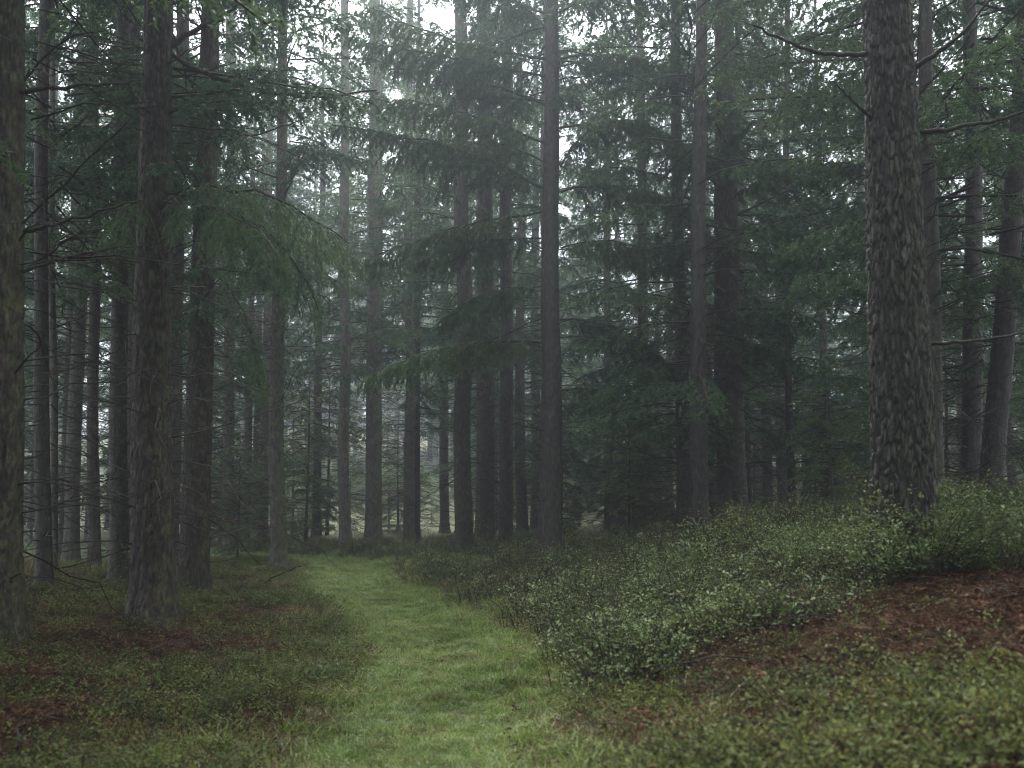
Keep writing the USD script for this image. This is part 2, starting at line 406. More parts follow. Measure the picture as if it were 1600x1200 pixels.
# ---------------------------------------------------------------- trunks
def trunk_mesh(base, top, r0, r1, H, rng, sides=16, fine=0.25, fine_h=None, plates=0.0, flare=0.45, psize=0.06):
    """A trunk from base on the ground through the direction of top, to the height H. Returns (v, f, plate attribute)."""
    base, top = np.asarray(base, float), np.asarray(top, float)
    ax = (top - base) / (top[2] - base[2])                # per metre of height
    fine_h = fine_h or H
    z = np.concatenate([np.arange(-0.25, fine_h, fine), np.arange(fine_h, H + 0.8, 0.8)])
    hh = top[2] - base[2]
    r = np.where(z < hh, r0 + (r1 - r0) * z / hh, r1 * np.clip(1 - (z - hh) / max(H - hh, 0.1), 0.06, 1))
    th = np.arange(sides) * 2 * np.pi / sides
    TH, Z = np.meshgrid(th, z)
    lobes = 0.5 + 0.5 * np.cos(TH * 5 + rng.uniform(0, 6)) * np.cos(TH * 2 + rng.uniform(0, 6))
    fl = 1 + flare * np.exp(-np.maximum(Z, 0) / 0.26) * (0.55 + 0.8 * lobes)
    cyl = np.stack([np.cos(TH) * 1.3, np.sin(TH) * 1.3, Z * 0.7], -1) + rng.uniform(0, 50, 3)
    rr = r[:, None] * fl * (1 + 0.10 * (meshkit.fbm(cyl, 3, 2) - 0.5))
    plate = np.zeros_like(rr)
    if plates:
        U, V = TH * r0, Z / 4.6
        W, Hh = 2 * np.pi * r0, (fine_h + 1) / 4.6
        warp = (meshkit.noise(np.stack([np.cos(TH) * 4, np.sin(TH) * 4, Z * 3], -1), 8) - 0.5) * psize * 1.4
        n = int(W * Hh / psize ** 2)
        pu, pv = rng.uniform(0, W, n), rng.uniform(-0.3, Hh, n)
        hgt = rng.uniform(0.35, 1.0, n)
        pts = np.concatenate([np.stack([pu + k * W, pv], 1) for k in (-1, 0, 1)])
        dd, idx = cKDTree(pts).query(np.stack([(U + warp).ravel(), (V + warp * 0.6).ravel()], 1), k=2)
        e = np.clip((dd[:, 1] - dd[:, 0]) / (0.33 * psize), 0, 1)
        pl = (e * e * (3 - 2 * e)) * hgt[idx[:, 0] % n]
        plate = pl.reshape(rr.shape) * (Z < fine_h + 0.5)
        rough = meshkit.fbm(np.stack([np.cos(TH) * r0 * 60, np.sin(TH) * r0 * 60, Z * 18], -1), 3, 5) - 0.5
        rr = rr + plates * (plate - 0.5) + plates * 0.8 * rough
    c = base + ax * Z[..., None]
    wob = (meshkit.noise(np.stack([Z * 0.3, 0 * Z + rng.uniform(0, 99), 0 * Z], -1), 1) - 0.5) * 0.14
    v = c + np.stack([np.cos(TH) * rr + wob, np.sin(TH) * rr, 0 * Z], -1)
    n, m = Z.shape
    i, j = np.meshgrid(np.arange(n - 1), np.arange(m), indexing='ij')
    f = np.stack([i * m + j, i * m + (j + 1) % m, (i + 1) * m + (j + 1) % m, (i + 1) * m + j], -1).reshape(-1, 4)
    return v.reshape(-1, 3), f, plate.ravel()


# ---------------------------------------------------------------- crowns
def crown(rng, z0, z1, H, blen_lo, blen_hi, per_h, coarse=1.0, dead_z=(0.8, 0), dead_n=0, live_droop=0.55, centre=(0, 0, 0), tilt=(0, 0), trunk_r=0.16):
    """Live boughs between heights z0 and H (fine below z1) and dead branches; (wood mesh, needle mesh, dead mesh)."""
    def mk(zs, Ls, el, sag, r):
        az = rng.uniform(0, 2 * np.pi, len(zs))
        dh = np.stack([np.cos(az), np.sin(az), 0 * az], 1)
        a = np.stack([tilt[0] * zs, tilt[1] * zs, zs], 1) + dh * trunk_r * 0.7
        b = dh * Ls[:, None]; b[:, 2] = np.tan(el) * Ls
        c = np.zeros_like(b); c[:, 2] = -sag * Ls
        c[:, :2] += rng.normal(0, 0.06, (len(zs), 2)) * Ls[:, None]
        return Curves(a, b, c, r)
    n1 = int((z1 - z0) * per_h)
    zs = z0 + (z1 - z0) * (np.arange(n1) + rng.random(n1)) / n1
    Ls = rng.uniform(blen_lo, blen_hi, n1) * np.clip(0.65 + 0.35 * (zs - z0) / 2.0, 0.65, 1)
    B1 = mk(zs, Ls, rng.normal(0.08, 0.12, n1), rng.uniform(0.05, 0.35, n1), 0.010 + 0.006 * Ls)
    w1, nd1 = spray(B1, rng, droop=live_droop, spacing=0.0125 * coarse, nlen=0.042 * coarse, wid=0.0165 * coarse, per_m=11 / coarse ** 0.5, sub_per_m=11 / coarse ** 0.5, blen=0.8, bare=rng.uniform(0.15, 0.3))
    parts, nds = [tubes(B1, 5, 4, 0.3, 0.012, rng)] + w1, [nd1]
    n2 = int((H - z1) * per_h * 0.75)
    if n2 > 0:
        zs = z1 + (H - z1) * (np.arange(n2) + rng.random(n2)) / n2
        Ls = rng.uniform(blen_lo, blen_hi, n2) * 1.1 * np.clip((H - zs) / (H - z1) * 1.3, 0.12, 1)
        B2 = mk(zs, Ls, rng.normal(0.15, 0.12, n2), rng.uniform(0.05, 0.3, n2), 0.010 + 0.006 * Ls)
        w2, nd2 = spray(B2, rng, droop=live_droop, spacing=0.05, nlen=0.10, wid=0.05, per_m=7, sub_per_m=7, blen=0.9, sub=0.3)
        parts += [tubes(B2, 3, 3, 0.3)] + w2[:0]; nds.append(nd2)
    dead = (np.zeros((0, 3)), np.zeros((0, 3), int))
    if dead_n:
        zs = rng.uniform(dead_z[0], dead_z[1], dead_n)
        Ls = rng.uniform(0.5, 2.0, dead_n)
        Bd = mk(zs, Ls, rng.normal(0.05, 0.2, dead_n), rng.uniform(-0.15, 0.45, dead_n), 0.005 + 0.004 * Ls)
        dead = joinm([tubes(Bd, 5, 3, 0.3, 0.02, rng)] + dead_twigs(Bd, rng))
    return joinm(parts), joinm(nds), dead


CLS = '/World/Looks/kinds'
UsdGeom.Scope.Define(stage, '/World/Looks')


def cls(name):
    p = f'/World/kinds/{name}'
    stage.CreateClassPrim('/World/kinds') if not stage.GetPrimAtPath('/World/kinds') else None
    return p


tri = {}


def crown_class(name, seed, needle=NEEDLE, trunk=None, **kw):
    """A class prim of a crown alone, and one of a whole tree."""
    rng = np.random.default_rng(seed)
    w, nd, dead = crown(rng, **kw)
    cls(name)
    UsdGeom.Xform.Define(stage, f'/World/kinds/{name}')
    obj(f'/World/kinds/{name}', 'boughs', w, TWIG, kind='stuff')
    obj(f'/World/kinds/{name}', 'needles', nd, needle, kind='stuff')
    if len(dead[0]):
        obj(f'/World/kinds/{name}', 'dead_branches', dead, TWIG, kind='stuff')
    tri[name] = len(w[1]) + len(nd[1]) + len(dead[1])
    if trunk:
        t = UsdGeom.Xform.Define(stage, f'/World/kinds/{name}_tree').GetPrim()
        r0, H, bm = trunk
        v, f, _ = trunk_mesh((0, 0, 0), (0, 0, H * 0.6), r0, r0 * 0.62, H, rng, 14, 0.3)
        obj(f'/World/kinds/{name}_tree', 'trunk', (v, f), bm, smooth=True)
        c = UsdGeom.Xform.Define(stage, f'/World/kinds/{name}_tree/crown').GetPrim()
        c.GetReferences().AddInternalReference(f'/World/kinds/{name}')


# bare-stemmed trees of the left wood, full trees of the right, and a far coarse pair
crown_class('bare_a', 1, trunk=(0.17, 23, BARK_DARK), z0=5.5, z1=11, H=23, blen_lo=1.2, blen_hi=2.8, per_h=5.2, coarse=1.3, dead_z=(0.8, 7.5), dead_n=85)
crown_class('bare_b', 2, trunk=(0.19, 25, BARK), z0=6.5, z1=12, H=25, blen_lo=1.4, blen_hi=3.0, per_h=5.2, coarse=1.3, dead_z=(0.6, 8.5), dead_n=95)
crown_class('bare_c', 3, trunk=(0.15, 22, BARK_DARK), z0=4.5, z1=10, H=22, blen_lo=1.2, blen_hi=2.6, per_h=5.2, coarse=1.3, dead_z=(0.5, 6.5), dead_n=90)
crown_class('high', 9, trunk=None, z0=10.0, z1=12.5, H=23, blen_lo=1.4, blen_hi=2.8, per_h=5.0, coarse=1.25, dead_z=(1.0, 9.0), dead_n=60)
crown_class('top', 10, trunk=None, z0=8.0, z1=12.5, H=23, blen_lo=1.4, blen_hi=2.8, per_h=4.5, coarse=1.3)
crown_class('full_a', 4, trunk=(0.19, 24, BARK), z0=2.2, z1=11, H=24, blen_lo=1.6, blen_hi=3.2, per_h=5.2, coarse=1.25, dead_z=(0.5, 6.0), dead_n=100)
crown_class('full_b', 5, trunk=(0.2, 25, BARK_DARK), z0=3.2, z1=12, H=25, blen_lo=1.6, blen_hi=3.4, per_h=5.2, coarse=1.25, dead_z=(0.4, 7.0), dead_n=120)
crown_class('full_c', 6, trunk=(0.16, 21, BARK), z0=1.2, z1=9, H=21, blen_lo=1.3, blen_hi=2.8, per_h=5.2, coarse=1.25, dead_z=(0.3, 5.0), dead_n=70)
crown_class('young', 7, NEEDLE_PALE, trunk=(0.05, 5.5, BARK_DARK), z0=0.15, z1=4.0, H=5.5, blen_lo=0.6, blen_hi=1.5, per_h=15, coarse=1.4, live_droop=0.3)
crown_class('pale_a', 11, NEEDLE_PALE, trunk=(0.17, 23, BARK_PALE), z0=1.2, z1=1.6, H=23, blen_lo=1.3, blen_hi=2.6, per_h=4.2, dead_z=(0.3, 3.0), dead_n=20)  # far centre pair: needle colour paled to stand in for brighter mist
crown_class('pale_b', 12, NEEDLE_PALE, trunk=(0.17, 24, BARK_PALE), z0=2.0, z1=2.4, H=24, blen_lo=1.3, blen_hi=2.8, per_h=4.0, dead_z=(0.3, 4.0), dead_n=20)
crown_class('thicket', 8, NEEDLE, trunk=(0.05, 4.6, BARK_DARK), z0=0.15, z1=3.4, H=4.6, blen_lo=0.7, blen_hi=1.7, per_h=13, coarse=1.4, live_droop=0.5, dead_z=(0.2, 2.5), dead_n=40)


def crown_part(t, kind, scale=1.0, rot=0, loc=(0, 0, 0)):
    x = UsdGeom.Xform.Define(stage, f'{t.GetPath()}/crown')
    x.AddTranslateOp().Set(tuple(map(float, loc))); x.AddRotateZOp().Set(float(rot)); x.AddScaleOp().Set((float(scale),) * 3)
    x.GetPrim().GetReferences().AddInternalReference(f'/World/kinds/{kind}'); x.GetPrim().SetInstanceable(True)


def curve_px(pts, Y, dY=0.0, off=(0, 0, 0)):
    """A quadratic curve through three pixels at depth Y (the far end dY nearer or farther)."""
    a, m, e = P(*pts[0], Y), P(*pts[1], Y + dY * 0.5), P(*pts[2], Y + dY)
    l1, l2 = np.linalg.norm(m - a), np.linalg.norm(e - m)
    t = l1 / (l1 + l2)
    c = ((m - a) / t - (e - a)) / (t - 1)
    return a, (e - a) - c, c


trunk_px = []


def stem(label, group, px0, py0, Y, w0, px1, w1, kind=None, mat_=BARK, sides=20, fine=0.2, plates=0, psize=0.06, H=23, cscale=1.0, crot=0, py1=0, branches=(), boughs=(), seed=0, name='conifer_tree', bkw=None, flare=0.4):
    """A tree placed by its base (px0, py0), its width w0 there, and px1, w1 where it leaves the photograph at row py1."""
    rng = np.random.default_rng(seed + 100)
    b = P(px0, py0, Y); b[2] = ground1(b[0], b[1]) - 0.02
    tp = P(px1, py1, Y)
    r0, r1 = w0 / F * Y / 2, w1 / F * Y / 2
    trunk_px.append((px0, px1, w0, Y))
    t = thing(name, label, 'tree', group, loc=b)
    fh = min(H - 1, (tp - b)[2] + 0.4) if plates else None
    v, f, pl = trunk_mesh((0, 0, 0), tp - b, r0, r1, H, rng, sides, fine, fh, plates, flare, psize)
    obj(t, 'trunk', (v, f), mat_, smooth=True, attrs={'plate': pl})
    if kind:
        crown_part(t, kind, cscale, crot)
    for pts, rad, dY in branches:                          # bare branches, each a part
        a, bb, c = curve_px(pts, Y, dY)
        C = Curves(a - b, bb, c, rad)
        obj(t, 'branch', joinm([tubes(C, 14, 7, 0.35, 0.006, rng)] + dead_twigs(C, rng, 2.6, 0.35)), BRANCH, smooth=True)
    for pts, rad, dY in boughs:                            # needled boughs, each a part with its needles
        a, bb, c = curve_px(pts, Y, dY)
        C = Curves(a - b, bb, c, rad)
        wood, nd = spray(C, rng, **(bkw or dict(spacing=0.0078, nlen=0.038, wid=0.02, blen=1.05, per_m=14, sub=0.28, sub_per_m=12, droop=0.85, bare=0.08, lo=0.45, hi=0.85)))
        o = obj(t, 'bough', joinm([tubes(C, 10, 5, 0.25, 0.008, rng)] + wood), BRANCH)
        obj(o, 'needles', nd, NEEDLE)
    return t


GL, GC, GR = 'trunks of the left wood', 'tall trunks along the right of the path', 'trees of the right wood'
# ---- left wood
stem('thick dark trunk cut off by the left edge of the picture', GL, 0, 1020, 8.5, 70, 2, 58, 'bare_b', BARK_LEFT, 96, 0.022, 0.022, 0.034, seed=1, crot=40, flare=0.55,
     branches=[(((28, 143), (110, 135), (205, 127)), 0.026, -0.4), (((38, 362), (120, 340), (225, 312)), 0.022, -0.4), (((34, 425), (120, 398), (232, 383)), 0.018, 0.5)])
stem('biggest mossy trunk of the left wood with three long bare branches', GL, 232, 988, 11, 66, 249, 43, 'bare_a', BARK_LEFT, 110, 0.022, 0.02, 0.034, seed=2, crot=200, flare=0.42,
     branches=[(((263, 75), (320, 38), (390, 2)), 0.04, 0.3), (((270, 86), (430, 146), (592, 139)), 0.03, 0.4), (((268, 121), (300, 119), (335, 123)), 0.016, 0.3), (((228, 73), (190, 74), (140, 66)), 0.014, 0.3)],
     boughs=[(((245, 300), (380, 295), (545, 385)), 0.026, -1.2), (((240, 330), (320, 320), (440, 400)), 0.02, -1.8), (((225, 330), (210, 318), (175, 350)), 0.016, -1.0), (((250, 340), (360, 330), (495, 480)), 0.02, -1.0)],
     bkw=dict(spacing=0.007, nlen=0.026, wid=0.006, blen=0.85, per_m=16, sub=0.24, sub_per_m=12, droop=1.1, bare=0.15))
stem('straight trunk just right of the biggest left trunk with one upswept bare branch', GL, 305, 935, 15, 46, 331, 27, 'bare_c', BARK_LEFT, 80, 0.025, 0.017, 0.036, seed=3, crot=90,
     branches=[(((340, 213), (435, 200), (525, 152)), 0.02, 0.4), (((318, 210), (290, 205), (262, 200)), 0.012, 0.3)],
     boughs=[(((335, 420), (375, 480), (410, 620)), 0.016, -0.5)], bkw=dict(spacing=0.008, nlen=0.03, wid=0.008, blen=0.5, per_m=12, sub=0.2, sub_per_m=11, droop=1.2, bare=0.1))
stem('slender pale grey trunk at the left verge of the path', GL, 433, 893, 21, 26, 440, 14, 'bare_b', BARK_PALE, 28, 0.1, 0.012, 0.06, seed=4, crot=10)
stem('thin dark trunk third from the left edge', GL, 62, 942, 13.5, 24, 66, 17, 'bare_c', BARK_DARK, 28, 0.1, 0.008, 0.05, seed=5, crot=150)
stem('very thin reddish trunk close to the right of the thin dark one at far left', GL, 80, 935, 18, 12, 84, 8, None, BARK, seed=6)
stem('thin straight trunk between the far left trunks and the dark pair', GL, 143, 905, 18, 19, 152, 12, 'bare_a', BARK_DARK, 24, 0.1, 0.008, 0.05, seed=7, crot=80)
stem('left one of the dark pair of trunks beside the biggest left trunk', GL, 181, 915, 15.5, 29, 192, 20, 'bare_b', BARK_DARK, 32, 0.08, 0.01, 0.05, seed=8, crot=280)
stem('right one of the dark pair of trunks half hidden by the biggest left trunk', GL, 203, 905, 17, 27, 210, 19, None, BARK_DARK, 28, 0.1, 0.008, 0.05, seed=9)
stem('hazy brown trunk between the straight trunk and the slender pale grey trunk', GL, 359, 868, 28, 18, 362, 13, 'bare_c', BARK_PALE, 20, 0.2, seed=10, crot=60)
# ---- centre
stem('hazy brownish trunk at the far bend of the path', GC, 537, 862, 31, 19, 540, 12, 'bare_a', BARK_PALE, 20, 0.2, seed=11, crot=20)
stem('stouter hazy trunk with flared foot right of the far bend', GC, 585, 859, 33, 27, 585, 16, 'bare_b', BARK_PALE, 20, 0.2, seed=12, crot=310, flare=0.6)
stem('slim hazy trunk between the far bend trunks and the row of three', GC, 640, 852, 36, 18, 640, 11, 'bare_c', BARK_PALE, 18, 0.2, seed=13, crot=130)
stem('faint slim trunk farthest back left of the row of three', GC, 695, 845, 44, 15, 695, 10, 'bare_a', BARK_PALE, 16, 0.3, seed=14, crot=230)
stem('first trunk from the left in the row of three beyond the grassy bank', GC, 726, 875, 25, 29, 722, 19, 'bare_c', BARK, 28, 0.12, 0.012, 0.06, seed=15, crot=0)
stem('middle trunk of the row of three beyond the grassy bank', GC, 758, 865, 27, 31, 756, 21, 'high', BARK, 28, 0.12, 0.012, 0.06, seed=16, crot=45)
stem('third trunk from the left in the row of three beyond the grassy bank', GC, 789, 868, 26, 23, 791, 16, 'high', BARK, 28, 0.12, 0.012, 0.06, seed=17, crot=145)
stem('dark trunk in the middle with long drooping needled boughs on both sides', GC, 859, 885, 19.8, 36, 866, 21, 'high', BARK_DARK, 48, 0.06, 0.014, 0.06, seed=18, crot=75, cscale=1.0,
     boughs=[(((855, 92), (740, 72), (575, 10)), 0.035, -0.5), (((855, 165), (760, 132), (600, 92)), 0.032, 0.6), (((855, 296), (740, 245), (520, 196)), 0.036, -0.8), (((852, 330), (740, 350), (560, 415)), 0.028, 0.4),
             (((853, 372), (760, 376), (640, 410)), 0.02, 1.0), (((853, 536), (740, 535), (570, 592)), 0.026, 0.5), (((876, 92), (960, 88), (1085, 128)), 0.03, 0.5), (((876, 300), (950, 290), (1075, 330)), 0.03, 0.3),
             (((876, 388), (940, 378), (1040, 400)), 0.022, -0.6), (((876, 260), (920, 205), (1020, 190)), 0.028, 0.8), (((853, 45), (800, 0), (700, -40)), 0.03, 0.4), (((874, 500), (940, 505), (1045, 570)), 0.022, -0.5),
             (((852, 455), (790, 450), (690, 500)), 0.02, -0.9), (((872, 610), (930, 610), (1010, 660)), 0.02, 0.6), (((874, 20), (950, -10), (1080, 10)), 0.03, -0.4), (((874, 200), (980, 190), (1090, 240)), 0.026, -1.0), (((855, 120), (730, 95), (545, 60)), 0.03, -1.2), (((855, 225), (750, 185), (580, 150)), 0.03, -1.0), (((855, 255), (760, 225), (610, 250)), 0.026, 1.2)])
# ---- right wood
stem('narrow dark trunk in front of the paired trunk of the right wood', GR, 1092, 858, 17, 30, 1093, 17, 'full_a', BARK_DARK, 36, 0.08, 0.012, 0.055, seed=19, crot=120)
stem('broad greenish trunk behind the narrow dark one in the right wood', GR, 1146, 830, 19.5, 48, 1130, 30, 'full_b', BARK, 36, 0.08, 0.014, 0.06, seed=20, crot=250)
stem('very thin trunk midway between the greenish pair and the big right trunk', GR, 1236, 815, 24, 13, 1230, 8, 'full_c', BARK_DARK, seed=21, crot=30)
stem('massive near trunk with rough plated bark on the right bank', GR, 1418, 925, 7.0, 99, 1387, 70, 'top', BARK_NEAR, 210, 0.014, 0.026, 0.024, seed=22, crot=0, flare=0.4,
     branches=[(((1352, 84), (1250, 74), (1178, 38)), 0.022, -0.2), (((1412, 112), (1480, 70), (1548, -5)), 0.026, -0.3), (((1438, 207), (1520, 195), (1625, 168)), 0.022, -0.2), (((1452, 537), (1530, 532), (1630, 512)), 0.016, -0.2), (((1368, 190), (1340, 165), (1308, 132)), 0.017, -0.3)])
stem('grey trunk peeping out behind the massive right trunk', GR, 1454, 830, 13, 30, 1446, 20, 'full_b', BARK, 28, 0.1, 0.01, 0.05, seed=23, crot=90)
stem('dark trunk left of the leaning one near the right edge', GR, 1520, 808, 17, 32, 1516, 20, 'full_a', BARK_DARK, 28, 0.1, 0.01, 0.05, seed=24, crot=190)
stem('dark mossy trunk leaning right near the right edge of the picture', GR, 1550, 812, 14, 36, 1602, 26, 'full_b', BARK_DARK, 32, 0.08, 0.012, 0.05, seed=25, crot=300)

# ---------------------------------------------------------------- the wood behind: copies
rng = np.random.default_rng(77)
placed = [(P(a, 860, Y)[0], Y) for a, _, _, Y in trunk_px]


def px_of(x, y):
    return 800 + F * x / (y * _c + 0.0)


LANDMARKS = [(-60, 'the left edge'), (4, 'the left edge trunk'), (62, 'the thin dark trunk'), (143, 'the straight far left trunk'), (192, 'the dark pair'), (232, 'the biggest left trunk'), (305, 'the straight mossy trunk'),
             (433, 'the slender grey trunk'), (537, 'the far bend trunk'), (585, 'the flared hazy trunk'), (640, 'the slim hazy trunk'), (726, 'the row of three'), (859, 'the dark middle trunk'),
             (1092, 'the greenish pair'), (1236, 'the very thin trunk'), (1418, 'the massive trunk'), (1550, 'the leaning right trunk'), (1665, 'the right edge')]
ORD = 'nearest,second nearest,third nearest,fourth nearest,fifth nearest,sixth nearest,seventh nearest,eighth nearest,ninth nearest,tenth nearest,eleventh nearest,twelfth nearest,thirteenth nearest,fourteenth nearest,fifteenth nearest,sixteenth nearest,seventeenth nearest,eighteenth nearest,nineteenth nearest,twentieth nearest'.split(',')
gap_count = {}


def gap_label(px, what):
    """A label that finds a tree of the wood behind by the two placed trunks that it shows between."""
    if px < LANDMARKS[0][0] or px > LANDMARKS[-1][0]:
        return None
    k = max(i for i in range(len(LANDMARKS) - 1) if px >= LANDMARKS[i][0])
    n = gap_count.get((k, what), 0); gap_count[(k, what)] = n + 1
    lo, hi = LANDMARKS[k][1], LANDMARKS[k + 1][1]
    return f'{ORD[min(n, 19)]} {what} between {lo} and {hi}'


spots = []


def free(x, Y, px, sp, near=2.0):
    if path_d(np.array([x]), np.array([Y]))[0] < 3.0 and Y < 40:
        return False
    if any((x - a) ** 2 + (Y - b) ** 2 < sp * sp for a, b, *_ in spots) or any((x - a) ** 2 + (Y - b) ** 2 < near for a, b in placed):
        return False
    return not any(Y < t[3] and abs(px - t[0]) < t[2] / 2 + 10 for t in trunk_px)


def try_spots(n, draw, sp, ok=lambda x, Y, px: True, tries=9000):
    got = []
    for _ in range(tries):
        Y, px = draw()
        x = (px - 800) / F * Y
        if ok(x, Y, px) and free(x, Y, px, sp):
            spots.append((x, Y, px)); got.append((x, Y, px))
            if len(got) >= n:
                break
    return sorted(got, key=lambda s: s[1])


near_l = try_spots(42, lambda: (17 + 29 * rng.random() ** 0.8, rng.uniform(-60, 425)), 2.9, lambda x, Y, px: Y > 19)
near_r = try_spots(38, lambda: (17 + 25 * rng.random() ** 0.8, rng.uniform(850, 1660)), 3.7, lambda x, Y, px: Y > 24 or px > 1000)
def open_gap(x, Y, px):
    """The clearing beyond the bend of the path."""
    return not (370 < px < 740 and 44 < Y < 92)


gapt = try_spots(4, lambda: (rng.uniform(37, 44), rng.uniform(425, 650)), 3.0)
mid = try_spots(4, lambda: (rng.uniform(38, 48), rng.uniform(740, 850)), 3.4)
tall = try_spots(30, lambda: (rng.uniform(93, 106), rng.uniform(360, 780)), 2.6)
farr = try_spots(30, lambda: (rng.uniform(94, 118), rng.uniform(340, 900)), 3.2) + try_spots(38, lambda: (rng.uniform(62, 106), rng.uniform(-60, 1660)), 4.2, open_gap) + try_spots(8, lambda: (rng.uniform(46, 60), rng.uniform(860, 1420)), 3.6)
farr = sorted(farr, key=lambda q: q[1])


def copies(got, kinds, what, group, slo, shi):
    for x, Y, px in got:
        k = kinds[rng.integers(len(kinds))]
        t = thing('young_conifer' if 'young' in what else 'conifer_tree', gap_label(px, what) or f'{what} just outside the view', 'young tree' if 'young' in what else 'tree', group, loc=(x, Y, ground1(x, Y) - 0.03), rot=rng.uniform(0, 360), scale=rng.uniform(slo, shi))
        t.GetReferences().AddInternalReference(f'/World/kinds/{k}_tree'); t.SetInstanceable(True)


copies(near_l, ['bare_a', 'bare_b', 'bare_c'], 'dim bare-stemmed conifer', 'conifers in the left wood', 0.8, 1.15)
copies(near_r, ['full_a', 'full_b', 'full_c', 'bare_c'], 'low-branched conifer', 'conifers in the right wood', 0.8, 1.15)
copies(gapt, ['bare_a', 'bare_b'], 'high-crowned misty conifer', 'misty conifers beyond the path', 1.15, 1.35)
copies(mid, ['full_a', 'full_b', 'full_c'], 'misty conifer', 'misty conifers beyond the path', 1.1, 1.4)
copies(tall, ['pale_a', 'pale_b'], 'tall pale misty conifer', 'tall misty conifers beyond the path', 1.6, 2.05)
copies(farr, ['full_a', 'full_b', 'full_c', 'full_c'], 'far misty conifer', 'far conifers on the rise', 0.9, 1.35)
copies(try_spots(20, lambda: (rng.uniform(21, 42), rng.uniform(860, 1650)), 1.5), ['thicket'], 'low young conifer', 'young conifers in the right wood', 0.6, 1.2)
copies(try_spots(14, lambda: (rng.uniform(24, 46), rng.uniform(-60, 425)), 1.6), ['thicket'], 'low young conifer', 'young conifers in the left wood', 0.6, 1.2)
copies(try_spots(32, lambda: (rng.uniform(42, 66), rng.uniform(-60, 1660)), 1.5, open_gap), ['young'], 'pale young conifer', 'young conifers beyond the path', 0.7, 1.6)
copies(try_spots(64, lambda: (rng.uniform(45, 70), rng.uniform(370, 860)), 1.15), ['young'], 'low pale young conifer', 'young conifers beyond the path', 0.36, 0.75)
# trees beside and behind the camera, whose crowns shade the near ground
for x, y, k in [(7.4, 6.8, 'bare_a'), (-6.6, 7.0, 'bare_b'), (3.6, 0.4, 'full_b'), (-3.6, -4.0, 'full_b'), (3.2, -4.5, 'full_a'), (-4.6, 3.6, 'full_b'), (-7, 3.5, 'bare_b'), (-9.5, 6.5, 'bare_a'), (-6.5, -2.5, 'full_b'), (-5, -8, 'full_a'), (5.8, -2.4, 'full_a'),
                (8, 1.5, 'full_b'), (9.5, 5.0, 'bare_a'), (5.5, -9, 'full_c'), (12, 9, 'bare_b'), (-12, 1, 'bare_a'), (13, 3, 'bare_a'), (-13, 9.5, 'bare_b'), (-11, -6, 'bare_a'), (9, -7, 'full_b'), (0.8, -11, 'full_a')]:
    t = thing('conifer_tree', 'conifer beside the path outside the view', 'tree', 'conifers round the viewpoint', loc=(x, y, ground1(x, y) - 0.03), rot=rng.uniform(0, 360), scale=rng.uniform(0.9, 1.1))
    t.GetReferences().AddInternalReference(f'/World/kinds/{k}_tree'); t.SetInstanceable(True)

# young spruces
for px, py, Y, s, lab in [(480, 872, 34, 1.25, 'pale green young conifer in the mist left of the far bend trunk'), (512, 868, 42, 1.5, 'taller pale young conifer in the mist behind the far bend'),
                          (372, 878, 23, 0.62, 'small young conifer between the straight trunk and the slender grey trunk'), (620, 856, 46, 1.2, 'pale young conifer in the mist between the hazy trunks'),
                          (985, 862, 22, 0.6, 'low young conifer in the shade right of the dark middle trunk'), (1300, 830, 15, 0.5, 'low young conifer behind the bushes left of the massive trunk'),
                          (455, 866, 45, 1.3, 'pale young conifer in the mist right of the slender grey trunk')]:
    q = P(px, py, Y)
    t = thing('young_conifer', lab, 'young tree', 'young conifers', loc=(q[0], Y, ground1(q[0], Y) - 0.02), rot=rng.uniform(0, 360), scale=s)
    t.GetReferences().AddInternalReference('/World/kinds/young_tree'); t.SetInstanceable(True)

# ---------------------------------------------------------------- ground plants
def leaf_mesh(p, d, nrm, ln, wd):
    """Folded leaves of four triangles at the points p along d."""
    s = unit(np.cross(d, nrm)); n = unit(np.cross(s, d))
    m = p + d * ln * 0.45 - n * wd * 0.12
    v = np.stack([p, m + s * wd / 2 + n * wd * 0.22, p + d * ln - n * ln * 0.12, m - s * wd / 2 + n * wd * 0.22, m], 1).reshape(-1, 3)
    f = np.array([[0, 1, 4], [1, 2, 4], [2, 3, 4], [3, 0, 4]])
    return v, (np.arange(len(p))[:, None, None] * 5 + f).reshape(-1, 3)


def leafy_plant(rng, h, spread, stems, leaves, ln, lie=0.0):
    az = rng.uniform(0, 2 * np.pi, stems); lean = rng.uniform(0.15, 1.0, stems)
    dh = np.stack([np.cos(az), np.sin(az), 0 * az], 1)
    hh = h * rng.uniform(0.55, 1.1, stems)[:, None]
    a = dh * spread * 0.3 * rng.random((stems, 1)); a[:, 2] -= 0.02
    C = Curves(a, dh * spread * lean[:, None] + [0, 0, 1] * hh * 1.5, dh * spread * 0.25 - [0, 0, 1] * hh * 0.5, np.full(stems, 0.0018 + 0.003 * h))
    i = rng.integers(0, stems, leaves)
    t = 0.25 + 0.75 * rng.random(leaves) ** 0.7
    T = C.tan(i, t)
    d = unit(rng.normal(size=(leaves, 3)) * [1, 1, 0.35] + T * 0.4 + [0, 0, 0.12])
    off = d * rng.uniform(0.0, 0.05 + 0.12 * h, (leaves, 1))
    nr = unit(rng.normal(0, 0.4, (leaves, 3)) + [0, 0, 1])
    L = ln * rng.uniform(0.55, 1.25, (leaves, 1))
    return tubes(C, 3, 3, 0.4), leaf_mesh(C.at(i, t) + off, d, nr, L, L * rng.uniform(0.45, 0.65, (leaves, 1)))


